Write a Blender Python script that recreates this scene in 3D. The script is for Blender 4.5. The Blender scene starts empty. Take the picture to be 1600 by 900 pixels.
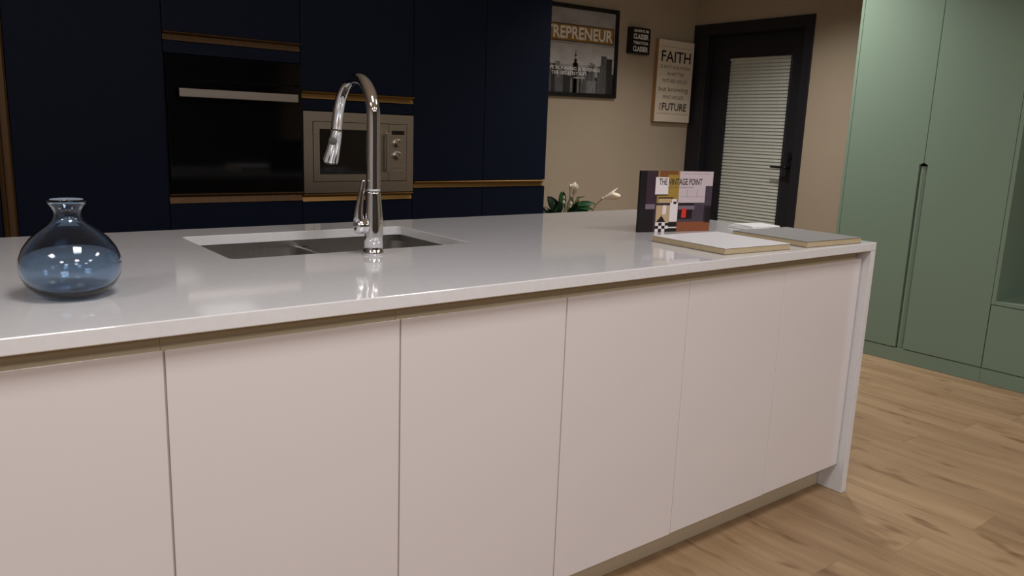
import bpy, bmesh, math, random
from mathutils import Matrix, Vector
random.seed(7)
scene = bpy.context.scene
col = scene.collection

# ------------------------------------------------------------------ camera
YAW, PITCH, ROLL, CAM_H, FPX = 0.6635, -0.1966, 0.0368, 1.251, 1234.4
def camera():
    cy, sy, cp, sp = math.cos(YAW), math.sin(YAW), math.cos(PITCH), math.sin(PITCH)
    f = Vector((sy*cp, cy*cp, sp)); r = Vector((cy, -sy, 0)); u = r.cross(f)
    cr, sr = math.cos(ROLL), math.sin(ROLL)
    r2 = cr*r + sr*u; u2 = -sr*r + cr*u
    cd = bpy.data.cameras.new('camera'); co = bpy.data.objects.new('camera', cd); col.objects.link(co)
    m = Matrix((( r2.x, u2.x, -f.x, 0), (r2.y, u2.y, -f.y, 0), (r2.z, u2.z, -f.z, CAM_H), (0, 0, 0, 1)))
    co.matrix_world = m
    cd.sensor_width = 36; cd.lens = FPX/1600*36; cd.clip_start = 0.05
    scene.camera = co
camera()

# ------------------------------------------------------------------ world, exposure
w = bpy.data.worlds.new('world'); scene.world = w; w.use_nodes = True
w.node_tree.nodes['Background'].inputs[0].default_value = (0.5, 0.55, 0.6, 1)
w.node_tree.nodes['Background'].inputs[1].default_value = 0.05
vs = scene.view_settings
vs.view_transform = 'Standard'; vs.look = 'None'; vs.gamma = 1; vs.use_curve_mapping = False
vs.exposure = 0.12

CEIL = 2.75
# ceiling lamps: (x, y, watts, side length)
LAMPS = [(-1.7, -4.0, 20, 0.6), (0.6, -4.0, 20, 0.6), (2.9, -4.0, 18, 0.6),
         (-1.7, -1.8, 24, 0.6), (0.6, -1.8, 28, 0.6), (2.9, -1.8, 20, 0.6),
         (-1.7, 0.4, 24, 0.6), (0.6, 0.4, 28, 0.6), (2.9, 0.4, 18, 0.6),
         (3.98, 2.82, 25, 0.28)]
LAMP_COL = (1.0, 0.965, 0.955)

# ------------------------------------------------------------------ materials
def srgb(r, g, b):
    def c(v):
        v /= 255
        return v/12.92 if v <= 0.04045 else ((v+0.055)/1.055)**2.4
    return (c(r), c(g), c(b), 1)
MATS = {}
def mat(name, color, rough=0.5, metal=0.0, spec=0.5, noise=None, bump=None, coat=0.0, trans=0.0, ior=1.45, aniso=0.0):
    m = bpy.data.materials.new(name); m.use_nodes = True
    nt = m.node_tree; b = nt.nodes['Principled BSDF']
    b.inputs['Base Color'].default_value = color
    b.inputs['Roughness'].default_value = rough
    b.inputs['Metallic'].default_value = metal
    b.inputs['Specular IOR Level'].default_value = spec
    b.inputs['Coat Weight'].default_value = coat
    b.inputs['Coat Roughness'].default_value = 0.05
    b.inputs['Transmission Weight'].default_value = trans
    b.inputs['IOR'].default_value = ior
    b.inputs['Anisotropic'].default_value = aniso
    if noise or bump:
        tc = nt.nodes.new('ShaderNodeTexCoord')
    if noise:      # (scale xyz, amount)
        mp = nt.nodes.new('ShaderNodeMapping'); mp.inputs['Scale'].default_value = noise[0]
        n = nt.nodes.new('ShaderNodeTexNoise'); n.inputs['Scale'].default_value = 1; n.inputs['Detail'].default_value = 4
        mr = nt.nodes.new('ShaderNodeMapRange'); mr.inputs['From Min'].default_value = 0.3; mr.inputs['From Max'].default_value = 0.7
        mr.inputs['To Min'].default_value = 1-noise[1]; mr.inputs['To Max'].default_value = 1+noise[1]
        mx = nt.nodes.new('ShaderNodeMix'); mx.data_type = 'RGBA'; mx.blend_type = 'MULTIPLY'
        mx.inputs[0].default_value = 1; mx.inputs[6].default_value = color
        nt.links.new(tc.outputs['Object'], mp.inputs[0]); nt.links.new(mp.outputs[0], n.inputs['Vector'])
        nt.links.new(n.outputs['Fac'], mr.inputs[0]); nt.links.new(mr.outputs[0], mx.inputs[7])
        nt.links.new(mx.outputs[2], b.inputs['Base Color'])
    if bump:       # (scale, strength)
        n2 = nt.nodes.new('ShaderNodeTexNoise'); n2.inputs['Scale'].default_value = bump[0]; n2.inputs['Detail'].default_value = 3
        bp = nt.nodes.new('ShaderNodeBump'); bp.inputs['Strength'].default_value = bump[1]; bp.inputs['Distance'].default_value = 0.002
        nt.links.new(tc.outputs['Object'], n2.inputs['Vector'])
        nt.links.new(n2.outputs['Fac'], bp.inputs['Height']); nt.links.new(bp.outputs[0], b.inputs['Normal'])
    MATS[name] = m
    return m
def emit(name, color, strength):
    m = bpy.data.materials.new(name); m.use_nodes = True
    nt = m.node_tree; b = nt.nodes['Principled BSDF']
    b.inputs['Base Color'].default_value = color
    b.inputs['Emission Color'].default_value = color; b.inputs['Emission Strength'].default_value = strength
    MATS[name] = m
    return m

mat('wall_paint', srgb(162, 147, 126), 0.85, noise=((1.5, 1.5, 1.5), 0.04), bump=(180, 0.15))
mat('white_paint', srgb(205, 203, 200), 0.85, bump=(180, 0.15))
mat('charcoal_paint', srgb(62, 60, 60), 0.85, bump=(180, 0.15))
mat('ceiling_paint', srgb(225, 222, 215), 0.9, bump=(150, 0.1))
mat('white_gloss', srgb(214, 209, 211), 0.16, coat=0.25)
mat('carcass', srgb(205, 200, 195), 0.5)
mat('quartz', srgb(214, 214, 217), 0.07, noise=((60, 60, 60), 0.02), coat=0.2)
mat('champagne', srgb(202, 186, 156), 0.5, metal=0.0)
mat('kick_metal', srgb(184, 170, 148), 0.45, metal=0.1)
mat('seam_tone', srgb(176, 164, 154), 0.6)  # colour of the soft shade in the island door seams
mat('navy', srgb(14, 20, 36), 0.55, spec=0.1, bump=(400, 0.03))
mat('navy_body', srgb(20, 24, 38), 0.6, spec=0.3)
mat('brass', srgb(128, 98, 54), 0.4, metal=0.8, noise=((4, 4, 200), 0.08))
mat('walnut_brass', srgb(84, 60, 34), 0.5, metal=0.5, noise=((90, 90, 3), 0.12))
mat('black_glass', srgb(6, 6, 7), 0.06, spec=0.5)
mat('black_enamel', srgb(10, 10, 11), 0.35)
mat('steel', srgb(178, 170, 160), 0.3, metal=1.0, noise=((3, 3, 260), 0.06), aniso=0.5)
mat('sink_steel', srgb(176, 173, 168), 0.33, metal=1.0, noise=((200, 3, 3), 0.05))
mat('chrome', srgb(225, 225, 228), 0.05, metal=1.0)
mat('grey_rubber', srgb(96, 98, 94), 0.6)
mat('sage', srgb(114, 132, 115), 0.42, spec=0.4, bump=(300, 0.04))
mat('sage_body', srgb(104, 120, 105), 0.5, spec=0.3)
mat('door_black', srgb(30, 30, 35), 0.45, spec=0.4, bump=(250, 0.05))
mat('slat_white', srgb(210, 209, 202), 0.5)
mat('hardware_black', srgb(18, 18, 18), 0.35, metal=0.3)
mat('frame_black', srgb(14, 13, 13), 0.4)
mat('sample_white', srgb(226, 226, 230), 0.35)
mat('sample_grey', srgb(132, 131, 130), 0.45, noise=((40, 40, 40), 0.03))
mat('mdf_core', srgb(176, 159, 128), 0.8, noise=((120, 120, 400), 0.12))
mat('board_line', srgb(112, 96, 72), 0.7)
mat('paper', srgb(232, 232, 232), 0.6)
mat('print_white', srgb(226, 222, 214), 0.6)
mat('print_black', srgb(24, 22, 22), 0.6)
mat('print_gold', srgb(150, 112, 52), 0.5, noise=((12, 12, 12), 0.15))
mat('print_sky', srgb(150, 146, 144), 0.6, noise=((5, 5, 12), 0.25))
mat('print_haze', srgb(176, 172, 170), 0.6, noise=((7, 7, 16), 0.16))
mat('print_city_dark', srgb(38, 36, 36), 0.6, noise=((60, 60, 14), 0.35))
mat('print_city_mid', srgb(80, 78, 77), 0.6, noise=((60, 60, 20), 0.3))
mat('print_city_light', srgb(112, 110, 108), 0.6, noise=((70, 70, 20), 0.25))
mat('sign_board', srgb(206, 192, 172), 0.65, noise=((6, 6, 60), 0.06))
mat('sign_wood', srgb(152, 114, 72), 0.65, noise=((8, 60, 8), 0.12))
mat('print_ink', srgb(52, 46, 42), 0.7)
mat('print_ink_soft', srgb(104, 94, 84), 0.7)
mat('leaf_green', srgb(46, 98, 52), 0.4, noise=((30, 30, 30), 0.2))
mat('leaf_dark', srgb(26, 58, 34), 0.4, noise=((30, 30, 30), 0.2))
mat('leaf_pale', srgb(148, 148, 112), 0.6, noise=((30, 30, 30), 0.15))
mat('stem_green', srgb(96, 92, 52), 0.6)
mat('petal', srgb(226, 212, 190), 0.55)
mat('bud', srgb(190, 184, 158), 0.55)
mat('soil', srgb(48, 38, 30), 0.95, bump=(80, 0.6))
mat('planter', srgb(205, 200, 190), 0.4)
mat('lamp_trim', srgb(235, 235, 232), 0.4)
mat('lamp_lens', srgb(240, 240, 236), 0.5)
mat('display', srgb(14, 14, 14), 0.1)
# glass
mat('vase_glass', srgb(194, 215, 236), 0.0, trans=1.0, ior=1.48)
def glass_pane():
    m = bpy.data.materials.new('pane_glass'); m.use_nodes = True; nt = m.node_tree; nt.nodes.clear()
    o = nt.nodes.new('ShaderNodeOutputMaterial'); t = nt.nodes.new('ShaderNodeBsdfTransparent'); g = nt.nodes.new('ShaderNodeBsdfGlossy')
    t.inputs[0].default_value = (0.965, 0.975, 0.965, 1); g.inputs['Roughness'].default_value = 0.03
    lw = nt.nodes.new('ShaderNodeLayerWeight'); pw = nt.nodes.new('ShaderNodeMath'); pw.operation = 'POWER'; pw.inputs[1].default_value = 5
    nt.links.new(lw.outputs['Facing'], pw.inputs[0]); f = nt.nodes.new('ShaderNodeMath'); f.operation = 'MULTIPLY_ADD'; f.inputs[1].default_value = 0.9; f.inputs[2].default_value = 0.035
    nt.links.new(pw.outputs[0], f.inputs[0]); mx = nt.nodes.new('ShaderNodeMixShader')
    nt.links.new(f.outputs[0], mx.inputs[0]); nt.links.new(t.outputs[0], mx.inputs[1]); nt.links.new(g.outputs[0], mx.inputs[2])
    nt.links.new(mx.outputs[0], o.inputs[0]); MATS['pane_glass'] = m
glass_pane()
def oak():
    m = bpy.data.materials.new('oak'); m.use_nodes = True; nt = m.node_tree; b = nt.nodes['Principled BSDF']; L = nt.links.new
    N = nt.nodes.new
    geo = N('ShaderNodeNewGeometry'); oi = N('ShaderNodeObjectInfo')
    ofs = N('ShaderNodeVectorMath'); ofs.operation = 'MULTIPLY_ADD'
    cmb = N('ShaderNodeCombineXYZ')
    for i in range(3): L(oi.outputs['Random'], cmb.inputs[i])
    ofs.inputs[1].default_value = (13.0, 29.0, 7.0); L(cmb.outputs[0], ofs.inputs[0]); L(geo.outputs['Position'], ofs.inputs[2])
    def noise(sc, det, dist=0.0):
        mp = N('ShaderNodeMapping'); mp.inputs['Scale'].default_value = sc; L(ofs.outputs[0], mp.inputs[0])
        n = N('ShaderNodeTexNoise'); n.inputs['Scale'].default_value = 1; n.inputs['Detail'].default_value = det
        n.inputs['Distortion'].default_value = dist; L(mp.outputs[0], n.inputs['Vector']); return n.outputs['Fac']
    broad = noise((9, 1.1, 1), 3, 0.6); fine = noise((90, 3.0, 1), 4, 0.2); knot = noise((14, 4.5, 1), 2, 0.3)
    r1 = N('ShaderNodeValToRGB'); e = r1.color_ramp.elements
    e[0].position = 0.28; e[0].color = srgb(136, 110, 82); e[1].position = 0.72; e[1].color = srgb(166, 139, 107)
    L(broad, r1.inputs[0])
    r2 = N('ShaderNodeMapRange'); r2.inputs['From Min'].default_value = 0.3; r2.inputs['From Max'].default_value = 0.7
    r2.inputs['To Min'].default_value = 0.88; r2.inputs['To Max'].default_value = 1.06; L(fine, r2.inputs[0])
    m1 = N('ShaderNodeMix'); m1.data_type = 'RGBA'; m1.blend_type = 'MULTIPLY'; m1.inputs[0].default_value = 1
    L(r1.outputs[0], m1.inputs[6]); L(r2.outputs[0], m1.inputs[7])
    r3 = N('ShaderNodeMapRange'); r3.inputs['From Min'].default_value = 0.61; r3.inputs['From Max'].default_value = 0.76
    r3.inputs['To Min'].default_value = 0.0; r3.inputs['To Max'].default_value = 0.75; L(knot, r3.inputs[0])
    m2 = N('ShaderNodeMix'); m2.data_type = 'RGBA'; m2.blend_type = 'MIX'; m2.inputs[7].default_value = srgb(96, 66, 38)
    L(r3.outputs[0], m2.inputs[0]); L(m1.outputs[2], m2.inputs[6])
    r4 = N('ShaderNodeMapRange'); r4.inputs['To Min'].default_value = 0.96; r4.inputs['To Max'].default_value = 1.04; L(oi.outputs['Random'], r4.inputs[0])
    m3 = N('ShaderNodeMix'); m3.data_type = 'RGBA'; m3.blend_type = 'MULTIPLY'; m3.inputs[0].default_value = 1
    L(m2.outputs[2], m3.inputs[6]); L(r4.outputs[0], m3.inputs[7]); L(m3.outputs[2], b.inputs['Base Color'])
    b.inputs['Roughness'].default_value = 0.42; b.inputs['Specular IOR Level'].default_value = 0.4
    bp = N('ShaderNodeBump'); bp.inputs['Strength'].default_value = 0.08; bp.inputs['Distance'].default_value = 0.002
    L(fine, bp.inputs['Height']); L(bp.outputs[0], b.inputs['Normal'])
    MATS['oak'] = m
oak()

# ------------------------------------------------------------------ mesh helpers
def world_loc(o):
    v = Vector((0, 0, 0))
    while o: v += o.location; o = o.parent
    return v
def thing(name, label, cat, loc=(0, 0, 0), rotz=0.0, group=None):
    o = bpy.data.objects.new(name, None); col.objects.link(o); o.empty_display_size = 0.05
    o.location = loc; o.rotation_euler = (0, 0, rotz); o['label'] = label; o['category'] = cat
    if group: o['group'] = group
    return o
def link(name, bm, m, parent=None, local=False, smooth=False):
    """bm in world coordinates (or in the parent's own when local)"""
    me = bpy.data.meshes.new(name)
    bmesh.ops.recalc_face_normals(bm, faces=bm.faces)
    if parent is not None and not local:
        bmesh.ops.translate(bm, verts=bm.verts, vec=-world_loc(parent))
    bm.to_mesh(me); bm.free()
    for mm in (m if isinstance(m, (list, tuple)) else [m]): me.materials.append(MATS[mm])
    if smooth:
        for p in me.polygons: p.use_smooth = True
    o = bpy.data.objects.new(name, me); col.objects.link(o)
    if parent is not None: o.parent = parent
    return o
def tag(o, label=None, cat=None, group=None, kind=None):
    if label: o['label'] = label
    if cat: o['category'] = cat
    if group: o['group'] = group
    if kind: o['kind'] = kind
    return o
def box(bm, x0, x1, y0, y1, z0, z1, bevel=0.0, mi=0, seg=2):
    t = bmesh.new()
    v = [t.verts.new(p) for p in ((x0,y0,z0),(x1,y0,z0),(x1,y1,z0),(x0,y1,z0),(x0,y0,z1),(x1,y0,z1),(x1,y1,z1),(x0,y1,z1))]
    for f in ((0,3,2,1),(4,5,6,7),(0,1,5,4),(1,2,6,5),(2,3,7,6),(3,0,4,7)): t.faces.new([v[i] for i in f])
    if bevel: bmesh.ops.bevel(t, geom=list(t.edges), offset=bevel, segments=seg, profile=0.5, affect='EDGES')
    merge(bm, t, mi)
def merge(bm, t, mi=0):
    for f in t.faces: f.material_index = mi
    me = bpy.data.meshes.new('tmp'); t.to_mesh(me); t.free(); bm.from_mesh(me); bpy.data.meshes.remove(me)
def B(*a, **k):
    bm = bmesh.new(); box(bm, *a, **k); return bm
def prism(bm, pts, axis, a0, a1, bevel=0.0, mi=0):
    """extrude a 2D outline along axis (0: pts are (y,z), 1: (x,z), 2: (x,y))"""
    t = bmesh.new()
    def P(p, a): return (a, p[0], p[1]) if axis == 0 else ((p[0], a, p[1]) if axis == 1 else (p[0], p[1], a))
    va = [t.verts.new(P(p, a0)) for p in pts]; vb = [t.verts.new(P(p, a1)) for p in pts]
    n = len(pts)
    t.faces.new(va); t.faces.new(vb[::-1])
    for i in range(n): t.faces.new((va[i], vb[i], vb[(i+1) % n], va[(i+1) % n]))
    bmesh.ops.recalc_face_normals(t, faces=t.faces)
    if bevel: bmesh.ops.bevel(t, geom=list(t.edges), offset=bevel, segments=2, profile=0.5, affect='EDGES')
    merge(bm, t, mi)
def lathe(bm, prof, c=(0, 0, 0), n=48, axis=(0, 0, 1), mi=0):
    t = bmesh.new(); rings = []
    q = Vector((0, 0, 1)).rotation_difference(Vector(axis).normalized()).to_matrix()
    for r, z in prof:
        if r < 1e-6: rings.append([t.verts.new(q @ Vector((0, 0, z)) + Vector(c))])
        else: rings.append([t.verts.new(q @ Vector((r*math.cos(2*math.pi*i/n), r*math.sin(2*math.pi*i/n), z)) + Vector(c)) for i in range(n)])
    for a, b in zip(rings, rings[1:]):
        for i in range(n):
            j = (i+1) % n
            if len(a) == 1 and len(b) == 1: continue
            if len(a) == 1: t.faces.new((a[0], b[i], b[j]))
            elif len(b) == 1: t.faces.new((a[i], b[0], a[j]))
            else: t.faces.new((a[i], b[i], b[j], a[j]))
    merge(bm, t, mi)
def tube(bm, path, radii, n=20, mi=0, cap=True, smooth_steps=6):
    P = [Vector(p) for p in path]
    if smooth_steps > 1:                     # Catmull-Rom resample
        Q, R = [], []
        for i in range(len(P)-1):
            p0, p1, p2, p3 = P[max(i-1, 0)], P[i], P[i+1], P[min(i+2, len(P)-1)]
            for s in range(smooth_steps):
                u = s/smooth_steps
                Q.append(0.5*((2*p1)+(-p0+p2)*u+(2*p0-5*p1+4*p2-p3)*u*u+(-p0+3*p1-3*p2+p3)*u**3)); R.append(radii[i]*(1-u)+radii[i+1]*u)
        Q.append(P[-1]); R.append(radii[-1]); P, radii = Q, R
    t = bmesh.new(); rings = []; up = Vector((1, 0, 0.013))
    for i, p in enumerate(P):
        d = (P[min(i+1, len(P)-1)]-P[max(i-1, 0)]).normalized()
        a = d.cross(up).normalized(); b = d.cross(a).normalized()
        rings.append([t.verts.new(p + radii[i]*(a*math.cos(2*math.pi*k/n)+b*math.sin(2*math.pi*k/n))) for k in range(n)])
    for a, b in zip(rings, rings[1:]):
        for k in range(n): t.faces.new((a[k], a[(k+1) % n], b[(k+1) % n], b[k]))
    if cap: t.faces.new(rings[0]); t.faces.new(rings[-1][::-1])
    merge(bm, t, mi)
def text_bm(body, width, height, weight=0.0, spacing=1.0):
    """flat lettering in the xy plane, left-bottom at 0,0, fitted to width x height"""
    c = bpy.data.curves.new('tmp_text', 'FONT'); c.body = body; c.size = 1; c.offset = weight; c.space_character = spacing
    c.resolution_u = 3; c.fill_mode = 'FRONT'
    o = bpy.data.objects.new('tmp_text', c); col.objects.link(o)
    dg = bpy.context.evaluated_depsgraph_get(); me = bpy.data.meshes.new_from_object(o.evaluated_get(dg))
    bm = bmesh.new(); bm.from_mesh(me)
    xs = [v.co.x for v in bm.verts]; ys = [v.co.y for v in bm.verts]
    sx = width/(max(xs)-min(xs)); sy = height/(max(ys)-min(ys)); x0, y0 = min(xs), min(ys)
    for v in bm.verts: v.co = Vector(((v.co.x-x0)*sx, (v.co.y-y0)*sy, 0))
    bpy.data.objects.remove(o); bpy.data.curves.remove(c); bpy.data.meshes.remove(me)
    return bm
def text_on(bm, body, x, z, w, h, y, weight=0.0, mi=0, spacing=1.0):
    """lettering standing in an xz plane at depth y, facing -y"""
    t = text_bm(body, w, h, weight, spacing)
    for v in t.verts: v.co = Vector((x+v.co.x, y, z+v.co.y))
    merge(bm, t, mi)
def rect(bm, x0, x1, z0, z1, y, mi=0):
    t = bmesh.new(); t.faces.new([t.verts.new(p) for p in ((x0, y, z0), (x1, y, z0), (x1, y, z1), (x0, y, z1))]); merge(bm, t, mi)

# ------------------------------------------------------------------ room shell
XL, XR, YB, YF = -4.2, 5.15, 4.335, -5.8      # left / right walls, wall behind the cabinets, wall behind the camera
WT = 0.12
floor = tag(link('floor', B(XL-WT, XR+WT, YF-WT, YB+WT, -0.06, -0.0085), 'oak'), kind='structure')
# planks run away from the camera side (along y)
PW, PL = 0.186, 1.28
plank_me = None; ix = 0; x = XR-PW
while x > -1.9:
    y = YB - ((ix*0.47) % 1.0)*PL
    first = True
    ys = [YB] if y < YB-0.05 else []
    ys.append(y)
    while ys[-1] > YF+0.02: ys.append(max(ys[-1]-PL, YF))
    for a, b in zip(ys, ys[1:]):
        if a < -2.3: continue
        if plank_me is None or abs((a-b)-PL) > 1e-4:
            o = link('plank', B(0.0002, PW-0.0002, -(a-b)+0.0002, -0.0002, -0.008, 0, bevel=0.0005, seg=1), 'oak', floor, local=True)
            if abs((a-b)-PL) <= 1e-4: plank_me = o.data
        else:
            o = bpy.data.objects.new('plank', plank_me); col.objects.link(o); o.parent = floor
        o.location = (x, a, 0)
    x -= PW; ix += 1

tag(link('ceiling', B(XL-WT, XR+WT, YF-WT, YB+WT, CEIL, CEIL+0.1), 'ceiling_paint'), kind='structure')
tag(link('wall_back', B(XL-WT, XR+WT, YB, YB+WT, 0, CEIL), 'wall_paint'), kind='structure')
tag(link('wall_left', B(XL-WT, XL, YF, YB, 0, CEIL), 'white_paint'), kind='structure')
tag(link('wall_front', B(XL-WT, XR+WT, YF-WT, YF, 0, CEIL), 'charcoal_paint'), kind='structure')
OY0, OY1, OZ = 3.342, 4.205, 2.048             # door opening
bm = bmesh.new()
box(bm, XR, XR+WT, YF, OY0, 0, CEIL); box(bm, XR, XR+WT, OY1, YB, 0, CEIL); box(bm, XR, XR+WT, OY0, OY1, OZ, CEIL)
tag(link('wall_right', bm, 'wall_paint'), kind='structure')

# door with a blind between its panes
bm = bmesh.new()
box(bm, XR-0.016, XR, 3.276, OY0, 0, 2.12, bevel=0.002); box(bm, XR-0.016, XR, OY1, YB-0.002, 0, 2.12, bevel=0.002)
box(bm, XR-0.016, XR, OY0, OY1, OZ, 2.12, bevel=0.002)
trim = tag(link('trim_1', bm, 'door_black'), 'black door casing in the beige wall', kind='structure')
bm = bmesh.new()
box(bm, XR, XR+WT, OY0, OY0+0.012, 0, OZ); box(bm, XR, XR+WT, OY1-0.012, OY1, 0, OZ); box(bm, XR, XR+WT, OY0+0.012, OY1-0.012, OZ-0.012, OZ)
link('jamb', bm, 'door_black', trim)
LX0, LX1 = XR+0.062, XR+0.106                  # leaf
GY0, GY1, GZ0, GZ1 = 3.468, 4.035, 0.32, 1.872
door = tag(bpy.data.objects.new('door_1', None), 'black glazed door with a closed pale blind', kind='structure')
col.objects.link(door); door.location = (LX0, OY0, 0)
d0, d1, dz = OY0+0.014, OY1-0.014, OZ-0.015
for nm, a in (('stile', (LX0, LX1, d0, GY0, 0.006, dz)), ('stile', (LX0, LX1, GY1, d1, 0.006, dz)),
              ('rail', (LX0, LX1, GY0, GY1, GZ1, dz)), ('rail', (LX0, LX1, GY0, GY1, 0.006, GZ0))):
    link(nm, B(*a, bevel=0.0015), 'door_black', door)
bm = bmesh.new()
for y0, y1, z0, z1 in ((GY0, GY0+0.012, GZ0, GZ1), (GY1-0.012, GY1, GZ0, GZ1), (GY0+0.012, GY1-0.012, GZ1-0.012, GZ1), (GY0+0.012, GY1-0.012, GZ0, GZ0+0.012)):
    box(bm, LX0-0.006, LX0, y0, y1, z0, z1, bevel=0.002)
link('glazing_bead', bm, 'door_black', door)
link('pane', B(LX0+0.004, LX0+0.008, GY0, GY1, GZ0, GZ1), 'pane_glass', door)
link('pane', B(LX1-0.008, LX1-0.004, GY0, GY1, GZ0, GZ1), 'pane_glass', door)
link('blind_headrail', B(LX0+0.012, LX1-0.012, GY0+0.004, GY1-0.004, GZ1-0.028, GZ1-0.001, bevel=0.001), 'slat_white', door)
link('blind_bottom_rail', B(LX0+0.012, LX1-0.012, GY0+0.006, GY1-0.006, GZ0+0.002, GZ0+0.016, bevel=0.001), 'slat_white', door)
pitch = 0.0250; slat_me = None; z = GZ1-0.043; k = 0
while z > GZ0+0.022:
    if slat_me is None:
        bm = bmesh.new()
        prof = [(0.0050, 0.0136), (0.0018, 0.0050), (-0.0016, -0.0045), (-0.0056, -0.0126)]    # curved slat, nearly closed
        pts = [(LX0+0.022-LX0+a, b) for a, b in prof] + [(LX0+0.0227-LX0+a, b+0.0004) for a, b in prof[::-1]]
        prism(bm, pts, 1, 0.006, GY1-GY0-0.006)
        o = link('slat', bm, 'slat_white', door, local=True); slat_me = o.data
    else:
        o = bpy.data.objects.new('slat', slat_me); col.objects.link(o); o.parent = door
    o.location = (0, GY0-OY0, z)
    if k in (23, 27): o.rotation_euler = (0, math.radians(7 if k == 23 else -8), 0)
    z -= pitch; k += 1
bm = bmesh.new()
for yy in (GY0+0.10, (GY0+GY1)/2, GY1-0.10): box(bm, LX0+0.0105, LX0+0.0115, yy-0.0008, yy+0.0008, GZ0+0.01, GZ1-0.02)
link('ladder_cord', bm, 'slat_white', door)
HY, HZ = 3.405, 1.055
plate = link('lock_plate', B(LX0-0.008, LX0, HY-0.022, HY+0.022, HZ-0.10, HZ+0.11, bevel=0.002), 'hardware_black', door)
bm = bmesh.new(); lathe(bm, [(0, 0), (0.014, 0), (0.014, 0.012), (0, 0.012)], (LX0-0.008, HY, HZ+0.075), 20, axis=(-1, 0, 0))
link('lock_cylinder', bm, 'hardware_black', door)
bm = bmesh.new()
tube(bm, [(LX0-0.006, HY, HZ), (LX0-0.050, HY, HZ), (LX0-0.058, HY+0.012, HZ), (LX0-0.058, HY+0.05, HZ+0.001), (LX0-0.056, HY+0.125, HZ+0.002)], [0.010, 0.0095, 0.0095, 0.009, 0.0075], 16)
link('handle', bm, 'hardware_black', door, smooth=True)

# ------------------------------------------------------------------ recessed ceiling lamps
for i, (lx, ly, pw, size) in enumerate(LAMPS):
    big = size > 0.5
    t = thing('ceiling_panel_light' if big else 'recessed_downlight',
              'large square white ceiling light panel, %s of the %s row' % (('left', 'middle', 'right')[i % 3], ('rear', 'middle', 'island-side')[i//3]) if big else 'small square downlight in the ceiling between the green wardrobe and the island',
              'ceiling light', (lx, ly, CEIL), group='ceiling light panels' if big else 'downlights by the wardrobe')
    s = size/2; e = 0.015
    for a in ((-s-e, s+e, -s-e, -s), (-s-e, s+e, s, s+e), (-s-e, -s, -s, s), (s, s+e, -s, s)):
        link('frame_bar', B(lx+a[0], lx+a[1], ly+a[2], ly+a[3], CEIL-0.012, CEIL-0.0005, bevel=0.001), 'lamp_trim', t)
    link('diffuser', B(lx-s, lx+s, ly-s, ly+s, CEIL-0.006, CEIL-0.001), 'lamp_lens', t)
    ld = bpy.data.lights.new('panel_lamp', 'AREA'); ld.shape = 'SQUARE'; ld.size = size; ld.energy = pw; ld.color = LAMP_COL
    if not big: ld.spread = math.radians(118)
    lo = bpy.data.objects.new('lamp', ld); col.objects.link(lo); lo.parent = t; lo.location = (0, 0, -0.014)

# ------------------------------------------------------------------ navy wall of cabinets
YC, DT = 3.625, 0.02             # door face, door thickness
CB = 4.245                       # back of the carcasses
TOPZ = 2.42
TKH = 0.10
def carcass(t, x0, x1, levels, mname='navy_body'):
    """open-fronted box of panels with horizontal boards at the given heights"""
    bm = bmesh.new()
    y0 = YC+DT+0.002
    box(bm, x0, x0+0.018, y0, CB, TKH, TOPZ); box(bm, x1-0.018, x1, y0, CB, TKH, TOPZ)
    box(bm, x0+0.018, x1-0.018, CB-0.012, CB, TKH, TOPZ)
    for z in [TKH, TOPZ-0.018] + levels: box(bm, x0+0.018, x1-0.018, y0, CB-0.012, z, z+0.018)
    link('body', bm, mname, t)
    link('plinth', B(x0, x1, YC+0.06, YC+0.078, 0.001, TKH), mname, t)
def front(t, nm, x0, x1, z0, z1, g=0.0016):
    return link(nm, B(x0+g, x1-g, YC, YC+DT, z0+g, z1-g, bevel=0.0012), 'navy', t)
def hhandle(parent, x0, x1, ztop, h, m='brass'):
    """horizontal profile handle: flat web with a rounded lip along the top and a lower fold"""
    bm = bmesh.new()
    prism(bm, [(YC+0.012, ztop), (YC-0.016, ztop), (YC-0.019, ztop-0.003), (YC-0.016, ztop-0.007), (YC-0.002, ztop-0.009),
               (YC+0.002, ztop-0.014), (YC-0.004, ztop-h+0.006), (YC-0.006, ztop-h), (YC+0.012, ztop-h)], 0, x0, x1, bevel=0.0006)
    return link('handle', bm, m, parent)
NX = [-0.25, 0.362, 0.930, 1.536, 2.144, 2.596, 3.052]
# tall cabinets at the left, the first with a vertical profile
t = thing('tall_cabinet', 'dark navy tall cabinet with a long vertical wood-toned handle strip', 'cabinet', (NX[0], YC, 0), group='navy wall cabinets')
carcass(t, NX[0], NX[1], [1.2])
d = front(t, 'door', NX[0], 0.312, TKH, TOPZ)
bm = bmesh.new()
prism(bm, [(0.3135, YC+DT), (0.3135, YC-0.006), (0.322, YC-0.016), (0.327, YC-0.012), (0.333, YC+0.002), (0.354, YC-0.002), (0.3585, YC-0.008), (0.3605, YC-0.006), (0.3605, YC+DT)], 2, TKH+0.002, TOPZ-0.002, bevel=0.0006)
link('handle', bm, 'walnut_brass', d)
t = thing('tall_cabinet', 'plain dark navy tall cabinet left of the oven', 'cabinet', (NX[1], YC, 0), group='navy wall cabinets')
carcass(t, NX[1], NX[2], [1.2]); front(t, 'door', NX[1], NX[2], TKH, TOPZ)
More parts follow.
